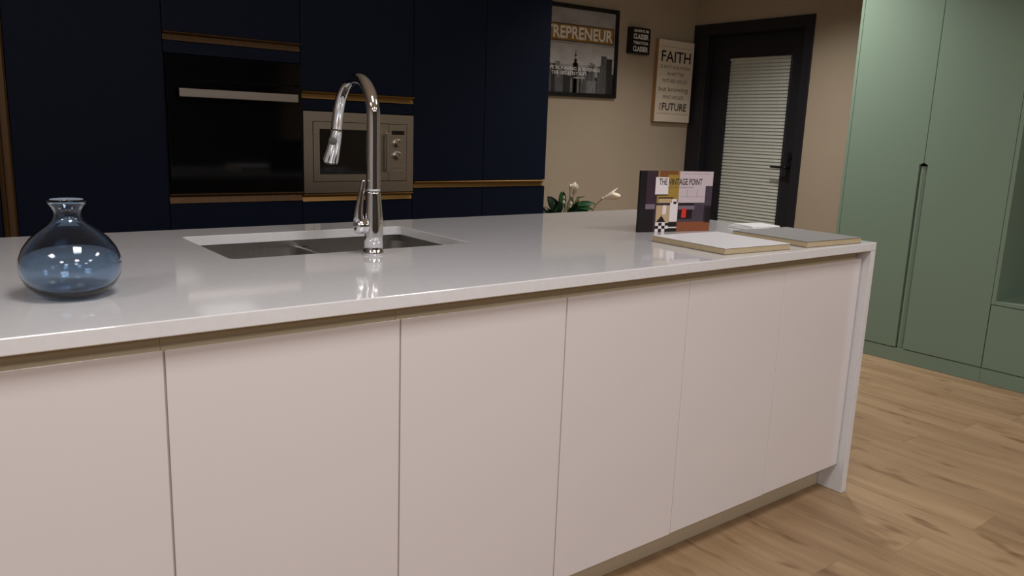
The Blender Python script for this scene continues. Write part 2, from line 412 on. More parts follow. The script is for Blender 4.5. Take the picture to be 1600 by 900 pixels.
# oven cabinet
t = thing('oven_cabinet', 'dark navy oven housing with brass handle strips above and below the oven', 'cabinet', (NX[2], YC, 0), group='navy wall cabinets')
carcass(t, NX[2], NX[3], [0.900, 1.530])
d = front(t, 'door', NX[2], NX[3], 1.609, TOPZ); hhandle(d, NX[2]+0.001, NX[3]-0.004, 1.6085, 0.036, 'walnut_brass')
front(t, 'filler_panel', NX[2], NX[3], 1.519, 1.572)
d = front(t, 'drawer', NX[2], NX[3], 0.49, 0.886); hhandle(d, NX[2]+0.001, NX[3]-0.0005, 0.928, 0.042, 'walnut_brass')
front(t, 'drawer', NX[2], NX[3], TKH, 0.49)
# microwave cabinet
t = thing('microwave_cabinet', 'dark navy microwave housing with brass handle strips above and below', 'cabinet', (NX[3], YC, 0), group='navy wall cabinets')
carcass(t, NX[3], NX[4], [0.895, 1.320])
d = front(t, 'door', NX[3], NX[4], 1.400, TOPZ); hhandle(d, NX[3]+0.0005, NX[4]-0.003, 1.3995, 0.034)
front(t, 'filler_panel', NX[3], NX[4], 1.310, 1.364)
d = front(t, 'drawer', NX[3], NX[4], 0.49, 0.878); hhandle(d, NX[3]+0.0005, NX[4]-0.006, 0.916, 0.036)
front(t, 'drawer', NX[3], NX[4], TKH, 0.49)
# double-door unit
for k, lab in ((4, 'navy tall cabinet right of the microwave, brass strip below its door'), (5, 'navy tall cabinet at the end of the row beside the beige wall')):
    t = thing('tall_cabinet', lab, 'cabinet', (NX[k], YC, 0), group='navy wall cabinets')
    carcass(t, NX[k], NX[k+1], [0.94, 1.6])
    d = front(t, 'door', NX[k], NX[k+1], 0.972, TOPZ)
    hhandle(d, NX[k]+(0.004 if k == 4 else 0.0003), NX[k+1]-(0.0003 if k == 4 else 0.022), 0.971, 0.034)
    front(t, 'drawer', NX[k], NX[k+1], 0.49, 0.936); front(t, 'drawer', NX[k], NX[k+1], TKH, 0.49)

# built-in oven
OX0, OX1, OZ0, OZ1 = 0.936, 1.532, 0.932, 1.516
t = thing('wall_oven', 'black glass built-in oven with a steel bar handle', 'oven', (OX0, YC, OZ0))
link('housing', B(OX0+0.022, OX1-0.022, YC+0.024, YC+0.55, OZ0+0.004, OZ1-0.006), 'black_enamel', t)
link('control_panel', B(OX0, OX1, YC-0.016, YC+0.020, 1.418, OZ1, bevel=0.0015), 'black_glass', t)
d = link('oven_door', B(OX0, OX1, YC-0.018, YC+0.020, OZ0, 1.414, bevel=0.0015), 'black_glass', t)
link('window', B(OX0+0.085, OX1-0.085, YC-0.0186, YC-0.0179, 0.995, 1.30), 'black_glass', d)
bm = bmesh.new(); box(bm, 0.973, 1.496, YC-0.066, YC-0.052, 1.341, 1.377, bevel=0.002)
h = link('handle', bm, 'steel', d); h['label'] = 'brushed steel bar handle'
for xx in (1.005, 1.464): link('handle_mount', B(xx-0.012, xx+0.012, YC-0.053, YC-0.017, 1.348, 1.370, bevel=0.001), 'steel', d)
link('vent_strip', B(OX0+0.01, OX1-0.01, YC-0.012, YC+0.0, OZ0-0.003, OZ0, ), 'black_enamel', t)

# built-in microwave
MX0, MX1, MZ0, MZ1 = 1.540, 2.138, 0.920, 1.307
t = thing('microwave', 'stainless steel built-in microwave with a dark window and two knobs', 'microwave', (MX0, YC, MZ0))
link('housing', B(MX0+0.025, MX1-0.025, YC+0.024, YC+0.40, MZ0+0.006, MZ1-0.01), 'black_enamel', t)
ix0, ix1, iz0, iz1 = MX0+0.046, MX1-0.038, 0.974, 1.262
bm = bmesh.new()
for a in ((MX0, ix0, MZ0, MZ1), (ix1, MX1, MZ0, MZ1), (ix0, ix1, MZ0, iz0), (ix0, ix1, iz1, MZ1)):
    box(bm, a[0], a[1], YC-0.014, YC+0.02, a[2], a[3])
link('trim_frame', bm, 'steel', t)
link('recess', B(ix0, ix1, YC+0.012, YC+0.02, iz0, iz1), 'black_enamel', t)
px = ix0+0.408                                   # door / control panel split
g = 0.0028
bm = bmesh.new(); wx0, wx1, wz0, wz1 = ix0+0.034, px-0.052, 1.010, 1.226
for a in ((ix0+g, wx0, iz0+g, iz1-g), (wx1, px-g/2, iz0+g, iz1-g), (wx0, wx1, iz0+g, wz0), (wx0, wx1, wz1, iz1-g)):
    box(bm, a[0], a[1], YC-0.016, YC+0.010, a[2], a[3])
d = link('microwave_door', bm, 'steel', t)
link('window', B(wx0, wx1, YC-0.012, YC+0.008, wz0, wz1), 'black_glass', d)
bm = bmesh.new(); box(bm, px-0.026, px-0.012, YC-0.046, YC-0.034, 1.02, 1.216, bevel=0.003)
for zz in (1.03, 1.206): box(bm, px-0.024, px-0.014, YC-0.035, YC-0.0155, zz-0.006, zz+0.006)
link('handle', bm, 'steel', d)
cp = link('control_panel', B(px+g/2, ix1-g, YC-0.016, YC+0.010, iz0+g, iz1-g, bevel=0.001), 'steel', t)
cxm = (px+ix1)/2
link('display', B(cxm-0.036, cxm+0.036, YC-0.0175, YC-0.0155, 1.208, 1.228), 'display', cp)
for zz in (1.164, 1.102):
    bm = bmesh.new()
    lathe(bm, [(0, 0), (0.0235, 0), (0.0235, 0.004), (0.019, 0.006), (0.017, 0.024), (0.0155, 0.026), (0, 0.026)], (cxm-0.004, YC-0.0155, zz), 28, axis=(0, -1, 0))
    k = link('knob', bm, 'steel', cp)
    link('pointer', B(cxm-0.0055, cxm-0.0025, YC-0.0425, YC-0.0415, zz+0.003, zz+0.015), 'hardware_black', k)
for r_, zz in enumerate((1.046, 1.024)):
    for c_ in range(3):
        link('button', B(cxm-0.034+c_*0.024, cxm-0.016+c_*0.024, YC-0.0185, YC-0.0155, zz-0.007, zz+0.004, bevel=0.001), 'steel', cp)

# ------------------------------------------------------------------ island
IXR, IYF, IYB, ZT, TH = 2.6444, 1.3593, 2.500, 0.92, 0.0285
IXL = -0.62
YD = 1.3876                       # door faces
ZD0, ZD1 = 0.103, 0.862
CX0, CX1, CY0, CY1 = 0.626, 1.333, 1.910, 2.338      # sink cut-out
t = thing('island_worktop', 'pale grey quartz worktop of the island with waterfall end', 'worktop', ((IXL+IXR)/2, (IYF+IYB)/2, 0))
def slab_with_hole():
    bm = bmesh.new(); R = 0.018; n = 6
    inner = []
    for (cx, cy, a0) in ((CX1-R, CY1-R, 0), (CX0+R, CY1-R, 90), (CX0+R, CY0+R, 180), (CX1-R, CY0+R, 270)):
        for i in range(n+1):
            a = math.radians(a0+90*i/n); inner.append((cx+R*math.cos(a), cy+R*math.sin(a)))
    outer = [(IXR, IYB), (IXL, IYB), (IXL, IYF), (IXR, IYF)]
    m = n+1
    for z, key in ((ZT, 't'), (ZT-TH, 'b')):
        vo = [bm.verts.new((p[0], p[1], z)) for p in outer]; vi = [bm.verts.new((p[0], p[1], z)) for p in inner]
        if key == 't': to, ti = vo, vi
        else: bo, bi = vo, vi
        for q in range(4):
            seg = vi[q*m:(q+1)*m]
            for i in range(n): bm.faces.new((vo[q], seg[i], seg[i+1]))
            bm.faces.new((vo[q], seg[-1], vi[((q+1)*m) % (4*m)], vo[(q+1) % 4]))
    for q in range(4): bm.faces.new((to[q], to[(q+1) % 4], bo[(q+1) % 4], bo[q]))
    for i in range(4*m): bm.faces.new((ti[i], bi[i], bi[(i+1) % (4*m)], ti[(i+1) % (4*m)]))
    bmesh.ops.recalc_face_normals(bm, faces=bm.faces)
    bm.edges.ensure_lookup_table()
    def sharp(e):
        if len(e.link_faces) != 2: return False
        return e.calc_face_angle(0) > 0.9
    bmesh.ops.bevel(bm, geom=[e for e in bm.edges if sharp(e)], offset=0.002, segments=2, profile=0.5, affect='EDGES')
    return bm
link('top_slab', slab_with_hole(), 'quartz', t)
link('waterfall_panel', B(IXR-TH, IXR, IYF, IYB, 0.001, ZT-TH-0.0004, bevel=0.0012), 'quartz', t)
link('waterfall_panel', B(IXL, IXL+TH, IYF, IYB, 0.001, ZT-TH-0.0004, bevel=0.0012), 'quartz', t)

UX = [-0.590, -0.127, 0.3346, 0.7965, 1.2565, 1.709, 2.163, 2.6145]
ulab = ['white gloss island cabinet at the left end, left of the one below the vase',
        'white gloss island cabinet below the blue vase, cut by the left edge of the picture',
        'white gloss island cabinet below and right of the vase, second from the left',
        'white gloss island cabinet right of the tap, third from the left',
        'white gloss island cabinet in the middle of the right half, fourth from the left',
        'white gloss island cabinet second from the waterfall end',
        'white gloss island cabinet beside the waterfall end']
for k in range(7):
    x0, x1 = UX[k], UX[k+1]
    t = thing('island_cabinet', ulab[k], 'cabinet', (x0, YD, 0.1), group='white island cabinets')
    bm = bmesh.new()
    y0 = YD+0.021; y1 = IYB-0.05
    box(bm, x0+0.0005, x0+0.0165, y0, y1, 0.102, 0.68); box(bm, x1-0.0165, x1-0.0005, y0, y1, 0.102, 0.68)
    box(bm, x0+0.0165, x1-0.0165, y0, y1, 0.102, 0.118); box(bm, x0+0.0005, x1-0.0005, y1-0.016, y1, 0.68, ZT-TH-0.001)
    box(bm, x0+0.0165, x1-0.0165, y1-0.016, y1, 0.118, 0.68)
    link('body', bm, 'carcass', t)
    gl = gr = (0.0018, 0.0018, 0.0018, 0.0018, 0.0010, 0.0009, 0.0009)[k]
    if k == 6: gr = 0.0025
    if k == 4: gl = 0.0016
    dz = (0.0, 0.0, 0.0, 0.0, -0.0012, 0.0008, 0.002)[k]
    bm = bmesh.new()                    # top edge mitred back as a finger pull
    prism(bm, [(YD, ZD0+dz), (YD, ZD1), (YD+0.020, ZD1-0.022), (YD+0.020, ZD0+dz)], 0, x0+gl, x1-gr, bevel=0.0012)
    link('door', bm, 'white_gloss', t)
    gk = 0.0013 if k < 5 else 0.0007
    if k == 4: gk = 0.0009
    if k: link('seam_filler', B(x0-gk, x0+gk, YD+0.0030, YD+0.0075, ZD0+0.004, ZD1-0.009), 'seam_tone', t)  # added strip, its colour standing in for soft shade in the door gap
    # finger channel behind the door's top edge
    bm = bmesh.new()
    prism(bm, [(YD+0.0225, 0.800), (YD+0.0225, 0.836), (YD+0.0235, 0.838), (YD+0.0235, 0.850), (YD+0.0240, ZT-TH-0.001), (YD+0.028, ZT-TH-0.001), (YD+0.028, 0.826), (YD+0.027, 0.826), (YD+0.027, 0.800)], 0, x0+0.0003, x1-0.0003)
    link('finger_channel', bm, 'champagne', t)
    for (fx, fy) in ((x0+0.06, YD+0.16), (x1-0.06, YD+0.16), (x0+0.06, y1-0.08), (x1-0.06, y1-0.08)):
        bm = bmesh.new(); lathe(bm, [(0, 0.001), (0.025, 0.001), (0.025, 0.012), (0.014, 0.014), (0.014, 0.1025), (0, 0.1025)], (fx, fy, 0), 12)
        link('foot', bm, 'hardware_black', t)
kb = link('kickboard', B(UX[0]+0.002, UX[-1]-0.001, 1.456, 1.470, 0.001, 0.100, bevel=0.001), 'kick_metal')
tag(kb, 'champagne metal kickboard along the floor under the white island doors', 'kickboard')

# undermount double sink
t = thing('double_bowl_sink', 'stainless steel double-bowl sink set into the island worktop', 'sink', ((CX0+CX1)/2, (CY0+CY1)/2, 0.70))
zr = ZT-TH-0.0012
def bowl(x0, x1, y0, y1, zb, rim_top):
    """open rounded bowl with wall thickness facing inward"""
    bm = bmesh.new(); n = 6
    def ring(x0, x1, y0, y1, R, z):
        out = []
        for (cx, cy, a0) in ((x1-R, y1-R, 0), (x0+R, y1-R, 90), (x0+R, y0+R, 180), (x1-R, y0+R, 270)):
            for i in range(n+1):
                a = math.radians(a0+90*i/n); out.append(bm.verts.new((cx+R*math.cos(a), cy+R*math.sin(a), z)))
        return out
    e = 0.006
    rings = [ring(x0-0.0, x1+0.0, y0, y1, 0.040, rim_top), ring(x0+0.002, x1-0.002, y0+0.002, y1-0.002, 0.040, zb+0.03),
             ring(x0+0.010, x1-0.010, y0+0.010, y1-0.010, 0.035, zb+0.008), ring(x0+0.028, x1-0.028, y0+0.028, y1-0.028, 0.025, zb)]
    for a, b in zip(rings, rings[1:]):
        m = len(a)
        for i in range(m): bm.faces.new((a[i], b[i], b[(i+1) % m], a[(i+1) % m]))
    bm.faces.new(rings[-1])
    return bm
for (x0, x1) in ((CX0-0.004, 0.966), (0.984, CX1+0.006)):
    bw = link('bowl', bowl(x0, x1, CY0-0.004, CY1+0.004, 0.715, 0.872), 'sink_steel', t, smooth=True)
    bw.data.materials[0] = MATS['sink_steel']
    bm = bmesh.new(); cx = (x0+x1)/2
    lathe(bm, [(0, 0.0035), (0.030, 0.0035), (0.034, 0.002), (0.042, 0.005), (0.045, 0.001), (0.045, 0)], (cx, (CY0+CY1)/2+0.02, 0.7155), 32)
    link('drain', bm, 'chrome', bw, smooth=True)
bm = bmesh.new()
X0, X1, Y0, Y1 = CX0-0.03, CX1+0.03, CY0-0.03, CY1+0.03
for a in ((X0, CX0-0.004, Y0, Y1), (CX1+0.006, X1, Y0, Y1), (CX0-0.004, CX1+0.006, Y0, CY0-0.004), (CX0-0.004, CX1+0.006, CY1+0.004, Y1)):
    box(bm, a[0], a[1], a[2], a[3], zr-0.020, zr)
box(bm, 0.966, 0.984, CY0-0.004, CY1+0.004, 0.862, 0.872, bevel=0.003)
link('rim', bm, 'sink_steel', t)

# ------------------------------------------------------------------ tap
FX, FY = 0.968, 1.832
t = thing('kitchen_tap', 'tall chrome pull-out tap with curved spout standing in front of the sink', 'tap', (FX, FY, ZT))
bm = bmesh.new()
lathe(bm, [(0, 0.0003), (0.0265, 0.0003), (0.0275, 0.003), (0.0275, 0.009), (0.0262, 0.012), (0.0252, 0.0135), (0.0252, 0.016), (0, 0.016)], (FX, FY, ZT), 40)
link('base_ring', bm, 'chrome', t, smooth=True)
bm = bmesh.new()
lathe(bm, [(0, 0.016), (0.0247, 0.016), (0.0252, 0.05), (0.0252, 0.085), (0.024, 0.105), (0.0212, 0.135), (0.0192, 0.16), (0.0188, 0.164), (0, 0.164)], (FX, FY, ZT), 40)
link('body', bm, 'chrome', t, smooth=True)
bm = bmesh.new()
tube(bm, [(FX, FY, 1.085), (FX, FY, 1.18), (FX, FY, 1.262), (FX, FY+0.004, 1.300), (FX, FY+0.022, 1.335), (FX, FY+0.056, 1.362), (FX, FY+0.100, 1.369), (FX, FY+0.144, 1.357), (FX, FY+0.177, 1.330), (FX, FY+0.198, 1.293), (FX, FY+0.213, 1.238)],
     [0.0184, 0.0176, 0.0172, 0.0168, 0.0160, 0.0148, 0.0142, 0.0142, 0.0144, 0.0148, 0.0152], 32, smooth_steps=8)
link('spout', bm, 'chrome', t, smooth=True)
bm = bmesh.new()
tube(bm, [(FX, FY+0.2138, 1.2355), (FX, FY+0.221, 1.215), (FX, FY+0.236, 1.185), (FX, FY+0.256, 1.152)], [0.0160, 0.0172, 0.0200, 0.0240], 32, smooth_steps=6)
sh = link('spray_head', bm, 'chrome', t, smooth=True)
bm = bmesh.new(); lathe(bm, [(0, -0.004), (0.0115, -0.004), (0.0115, 0.003), (0.0100, 0.0045), (0, 0.005)], (FX-0.0105, FY+0.2135, 1.206), 24, axis=(-0.62, -0.74, -0.22))
tag(link('spray_button', bm, 'grey_rubber', sh, smooth=True), 'grey rubber button')
bm = bmesh.new(); lathe(bm, [(0, 0), (0.0200, 0), (0.0200, 0.002), (0, 0.002)], (FX, FY+0.2562, 1.1512), 24, axis=(0, 0.52, -0.85))
link('spray_face', bm, 'grey_rubber', sh, smooth=False)
bm = bmesh.new()
lathe(bm, [(0, 0.012), (0.0185, 0.012), (0.0205, 0.022), (0.0205, 0.040), (0.0180, 0.046), (0.012, 0.050), (0, 0.051)], (FX, FY, 0.997), 32, axis=(-0.97, 0.15, 0.0))
hub = link('lever_hub', bm, 'chrome', t, smooth=True)
bm = bmesh.new()
tube(bm, [(FX-0.036, FY+0.005, 1.000), (FX-0.040, FY+0.004, 1.022), (FX-0.037, FY+0.003, 1.055), (FX-0.031, FY+0.002, 1.09), (FX-0.028, FY, 1.114)], [0.0150, 0.0130, 0.0095, 0.0070, 0.0050], 20)
link('lever', bm, 'chrome', hub, smooth=True)

# ------------------------------------------------------------------ vase
VX, VY = 0.240, 1.628
bm = bmesh.new()
outer = [(0.0, 0.0), (0.040, 0.0), (0.050, 0.003), (0.062, 0.011), (0.074, 0.024), (0.082, 0.040), (0.0852, 0.058), (0.083, 0.075), (0.076, 0.092), (0.064, 0.109),
         (0.048, 0.124), (0.034, 0.134), (0.0255, 0.142), (0.0225, 0.150), (0.0225, 0.158), (0.0255, 0.165), (0.0305, 0.172), (0.0325, 0.177), (0.0318, 0.1800)]
inner = [(0.0285, 0.1795), (0.0268, 0.173), (0.0220, 0.166), (0.0192, 0.158), (0.0192, 0.150), (0.0225, 0.1405), (0.0315, 0.1315), (0.0460, 0.121), (0.0618, 0.106),
         (0.0733, 0.090), (0.0800, 0.074), (0.0822, 0.058), (0.0792, 0.042), (0.0715, 0.0275), (0.0590, 0.0160), (0.046, 0.0105), (0.030, 0.010), (0.0, 0.014)]
lathe(bm, outer+inner, (VX, VY, ZT+0.0004), 72)
vz = link('glass_vase', bm, 'vase_glass', smooth=True)
tag(vz, 'round squat blue glass vase with a narrow flared neck on the island', 'vase')

# ------------------------------------------------------------------ boards and papers on the island
def sample_board(name, label, cx, cy, rot, mtop, w=0.298, dd=0.298, h=0.0185):
    t = thing(name, label, 'sample board', (cx, cy, ZT+0.0006), rot, group='sample boards on the island')
    e = 0.0012
    link('core', B(-w/2, w/2, -dd/2, dd/2, e, h-e), 'mdf_core', t, local=True)
    bm = B(-w/2, w/2, -dd/2, dd/2, h-e, h+0.0004, bevel=0.0003, seg=1); link('top_laminate', bm, mtop, t, local=True)
    link('bottom_laminate', B(-w/2-0.0003, w/2+0.0003, -dd/2-0.0003, dd/2+0.0003, 0.0, e), 'board_line', t, local=True)
    bm = bmesh.new()
    for a in ((-w/2-0.0003, -w/2, -dd/2, dd/2), (w/2, w/2+0.0003, -dd/2, dd/2), (-w/2, w/2, -dd/2-0.0003, -dd/2), (-w/2, w/2, dd/2, dd/2+0.0003)):
        box(bm, a[0], a[1], a[2], a[3], h-e-0.0012, h-e)
    link('glue_line', bm, 'board_line', t, local=True)
    return t
sample_board('sample_board', 'square sample board with a white top and raw tan edges', 2.035, 1.548, math.radians(-3.5), 'sample_white')
sample_board('sample_board', 'square sample board with a grey top and raw tan edges', 2.422, 1.530, math.radians(-3.0), 'sample_grey')
# small stack of white cards behind the grey board
for k, (cx, cy, rz, w_, d_, z0, h_) in enumerate(((2.555, 1.795, -8, 0.150, 0.120, 0.0006, 0.005), (2.560, 1.795, -4, 0.145, 0.115, 0.0060, 0.005), (2.562, 1.790, -13, 0.135, 0.105, 0.0114, 0.004))):
    t = link('white_card', B(-w_/2, w_/2, -d_/2, d_/2, 0, h_, bevel=0.0006), 'paper')
    t.location = (cx, cy, ZT+z0); t.rotation_euler = (0, 0, math.radians(rz))
    tag(t, ('white card at the bottom of the small stack behind the grey sample board', 'white card in the middle of the small stack behind the grey sample board', 'white card on top of the small stack behind the grey sample board')[k], 'card', 'white cards behind the grey board')

# standing catalogue
BX0, BY0, BX1, BY1 = 2.022, 1.886, 2.318, 1.818
bw = math.hypot(BX1-BX0, BY1-BY0); ba = math.atan2(BY1-BY0, BX1-BX0)
BH = 0.212; BT = 0.014
t = thing('catalogue', 'standing landscape catalogue with a kitchen photograph on its cover', 'catalogue', (BX0, BY0, ZT+0.0005), ba)
lean = 0.02
link('pages', B(0.001, bw-0.003, 0.0025, BT-0.0025, 0.002, BH-0.003), 'paper', t, local=True)
link('front_cover', B(0, bw, 0, 0.0025, 0, BH, bevel=0.0004, seg=1), 'print_black', t, local=True)
link('back_cover', B(0, bw, BT-0.0025, BT, 0, BH, bevel=0.0004, seg=1), 'print_black', t, local=True)
link('spine', B(-0.002, 0, 0, BT, 0, BH), 'print_black', t, local=True)
cv = {'cv_plum': (58, 44, 54), 'cv_dark': (30, 24, 28), 'cv_ochre': (156, 128, 58), 'cv_brown': (122, 78, 48), 'cv_tile': (196, 182, 188), 'cv_hood': (222, 214, 216),
      'cv_red': (206, 52, 40), 'cv_floor': (132, 78, 52), 'cv_skin': (206, 182, 160), 'cv_grey': (120, 106, 120), 'cv_tan': (186, 160, 128), 'cv_slate': (72, 62, 74)}
for k_, c_ in cv.items(): mat(k_, srgb(*c_), 0.3)
names = list(cv); bm = bmesh.new()
def cr(u0, u1, v0, v1, m, lay=1):            # u from the left, v from the top, both 0..1
    rect(bm, u0*bw, u1*bw, (1-v1)*BH, (1-v0)*BH, -0.0002-0.00006*lay, names.index(m))
cr(0, .22, 0, 1, 'cv_plum', 0); cr(.22, .52, 0, .52, 'cv_ochre', 0); cr(.52, 1, 0, .56, 'cv_tile', 0); cr(.22, 1, .52, 1, 'cv_slate', 0)
cr(0, .19, .63, 1, 'cv_dark'); cr(.03, .20, .54, .62, 'cv_grey'); cr(0, .07, 0, 1, 'cv_dark', 2)
cr(.24, .36, 0, .12, 'cv_brown'); cr(.36, .50, 0, .06, 'cv_brown')
cr(.19, .37, .10, .38, 'cv_hood', 2); cr(.22, .37, .38, .40, 'cv_dark', 2); cr(.24, .45, .43, .45, 'cv_dark', 2)
cr(.25, .42, .45, .52, 'cv_tan', 2); cr(.22, .44, .54, .56, 'cv_dark', 2); cr(.22, .52, .56, .84, 'cv_tan', 1)
cr(.31, .36, .56, .71, 'cv_hood', 3); cr(.41, .52, .52, .83, 'cv_hood', 3); cr(.43, .50, .46, .54, 'cv_hood', 4); cr(.455, .495, .50, .54, 'cv_dark', 5)
cr(.52, .75, .53, .56, 'cv_dark', 2); cr(.53, .76, .57, .63, 'cv_grey', 2); cr(.53, .73, .64, .79, 'cv_dark', 2); cr(.58, .645, .62, .77, 'cv_red', 4)
cr(.76, 1, .57, .84, 'cv_slate', 2); cr(.90, 1, .24, .86, 'cv_slate', 2); cr(.93, 1, .60, .84, 'cv_dark', 3)
cr(.52, 1, .84, 1, 'cv_floor', 2); cr(.40, .52, .84, 1, 'cv_dark', 3); cr(.40, .52, .92, .94, 'cv_hood', 4)
cr(.22, .40, .84, 1, 'cv_hood', 2)
for i in range(4):
    for j in range(3):
        if (i+j) % 2: cr(.22+.045*i, .265+.045*i, .85+.05*j, .90+.05*j, 'cv_dark', 3)
prism(bm, [(.23*bw, (1-.84)*BH), (.36*bw, (1-.84)*BH), (.30*bw, (1-.73)*BH)], 1, -0.0006, -0.0005, mi=names.index('cv_dark'))
cr(.56, .90, .42, .425, 'cv_grey', 2); cr(.64, .645, .30, .42, 'cv_grey', 2); cr(.78, .785, .30, .42, 'cv_grey', 2); cr(.58, .95, .04, .045, 'cv_grey', 2)
link('cover_print', bm, names, t, local=True)
bm = bmesh.new(); text_on(bm, 'THE VINTAGE POINT', .235*bw, (1-.225)*BH, .61*bw, .105*BH, -0.0008, 0.012)
link('title_lettering', bm, 'print_ink', t, local=True)
bm = bmesh.new(); text_on(bm, 'KITCHEN COLLECTION', .36*bw, (1-.275)*BH, .36*bw, .020*BH, -0.0008, 0.0)
link('subtitle_lettering', bm, 'print_ink_soft', t, local=True)

# ------------------------------------------------------------------ pictures on the beige wall
PX0, PX1, PZ0, PZ1 = 3.372, 4.284, 1.512, 2.132
pw, ph = PX1-PX0, PZ1-PZ0
t = thing('framed_poster', 'black framed city skyline poster with a gold ENTREPRENEUR band', 'poster', (PX1, YB-0.001, PZ0))
t.rotation_euler = (0, math.radians(-1.0), 0)
fw, fd = 0.027, 0.024
bm = bmesh.new()
for a in ((-pw, -pw+fw, 0, ph), (-fw, 0, 0, ph), (-pw+fw, -fw, 0, fw), (-pw+fw, -fw, ph-fw, ph)): box(bm, a[0], a[1], -fd, 0, a[2], a[3], bevel=0.0015)
link('frame', bm, 'frame_black', t, local=True)
link('backing', B(-pw+fw, -fw, -0.008, -0.002, fw, ph-fw), 'frame_black', t, local=True)
bm = bmesh.new(); pm = ['print_sky', 'print_haze', 'print_gold', 'print_city_dark', 'print_city_mid', 'print_city_light', 'print_black']
xa, xb = -pw+fw, -fw; yy = -0.009
iw, ih = xb-xa, ph-2*fw
def pr(u0, u1, v0, v1, m, lay): rect(bm, xb-u1*iw, xb-u0*iw, fw+v0*ih, fw+v1*ih, yy-0.00008*lay, pm.index(m))   # u from the right, v from the bottom
pr(0, 1, 0, 1, 'print_sky', 0); pr(0, 1, .34, .58, 'print_haze', 1)
pr(0.012, 1, .612, .818, 'print_black', 2); pr(.020, 1, .622, .808, 'print_gold', 3)
rnd = random.Random(3)
pr(0, 1, 0, .20, 'print_city_dark', 2)
for i in range(46):
    u = rnd.random(); w_ = rnd.uniform(.02, .06); hh = rnd.uniform(.16, .38)-(.05 if .3 < u < .5 else 0)
    pr(max(0, u-w_/2), min(1, u+w_/2), 0, hh, rnd.choice(('print_city_dark', 'print_city_dark', 'print_city_mid', 'print_city_light')), 3+i*0.1)
pr(.20, .31, 0, .16, 'print_city_light', 9); pr(.02, .085, 0, .44, 'print_city_dark', 9)
pr(.085, .15, 0, .47, 'print_city_mid', 8)
pr(.41, .47, 0, .36, 'print_city_dark', 9); pr(.425, .455, 0, .41, 'print_city_dark', 9); pr(.4375, .4425, 0, .52, 'print_city_dark', 9); pr(.43, .45, .445, .465, 'print_city_dark', 9)
link('print', bm, pm, t, local=True)
for tx, u, v, w_, h_, wt in (('ENTREPRENEUR', .927, .642, .900, .148, .024), ('A LIFE RUNNING A BUSINESS', .80, .270, .64, .042, .012),
                             ('THE GREATEST GIFT', .70, .212, .39, .042, .012), ('UNKNOWN', .455, .172, .125, .022, .006)):
    bm = bmesh.new(); text_on(bm, tx, xb-u*iw, fw+v*ih, w_*iw, h_*ih, yy-0.0016, wt); link('lettering', bm, 'print_white', t, local=True)

# small black block sign with four rows of pale lettering
SX0, SX1, SZ0, SZ1 = 4.383, 4.583, 1.846, 2.034
t = thing('block_sign', 'small black block sign with four rows of pale lettering', 'sign', (SX0, YB-0.001, SZ0))
sw, sh_, sd = SX1-SX0, SZ1-SZ0, 0.048
link('block', B(0, sw, -sd, 0, 0, sh_, bevel=0.002), 'frame_black', t, local=True)
bm = bmesh.new()
for tx, v0, v1 in (('ALWAYS BE', .815, .925), ('CLASSIER', .555, .755), ('THAN YOUR', .355, .475), ('CLASSIER', .085, .285)):
    bm = bmesh.new(); text_on(bm, tx, .10*sw, v0*sh_, .80*sw, (v1-v0)*sh_, -sd-0.0006, 0.03); link('lettering', bm, 'print_white', t, local=True)

# FAITH board
AX0, AX1, AZ0, AZ1 = 4.694, 5.103, 1.362, 1.978
aw, ah, ad = AX1-AX0, AZ1-AZ0, 0.040
t = thing('wooden_sign', 'pale wooden FAITH sign with tan sides beside the black door', 'sign', (AX0, YB-0.001, AZ0))
link('box_frame', B(0, aw, -ad+0.004, 0, 0, ah, bevel=0.001), 'sign_wood', t, local=True)
link('face_board', B(0.0005, aw-0.0005, -ad, -ad+0.004, 0.0005, ah-0.0005, bevel=0.001), 'sign_board', t, local=True)
bm = bmesh.new(); y = -ad-0.0006
text_on(bm, 'FAITH', .085*aw, .735*ah, .83*aw, .135*ah, y, 0.012)
link('headline_lettering', bm, 'print_black', t, local=True)
for tx, v, u0, u1, hh in (('IS NOT KNOWING', .655, .08, .93, .040), ('WHAT THE', .570, .26, .74, .044), ('FUTURE HOLDS', .485, .16, .86, .044), ('WHO HOLDS', .285, .18, .78, .046)):
    bm = bmesh.new(); text_on(bm, tx, u0*aw, v*ah, (u1-u0)*aw, hh*ah, y, 0.008); link('verse_lettering', bm, 'print_ink_soft', t, local=True)
bm = bmesh.new(); text_on(bm, 'but knowing', .06*aw, .360*ah, .84*aw, .075*ah, y, 0.006)
link('verse_lettering', bm, 'print_ink_soft', t, local=True)
bm = bmesh.new(); text_on(bm, 'FUTURE', .19*aw, .140*ah, .70*aw, .095*ah, y, 0.02)
tt = text_bm('THE', .10*ah, .045*aw, 0.01)                      # stands on end before FUTURE
for v in tt.verts: v.co = Vector((.155*aw-v.co.y, y, .137*ah+v.co.x))
merge(bm, tt)
link('footline_lettering', bm, 'print_ink', t, local=True)
for v_ in (.100, .915):
    bm = bmesh.new(); rect(bm, .05*aw, .95*aw, v_*ah, (v_+.004)*ah, y); link('border_line', bm, 'print_ink_soft', t, local=True)

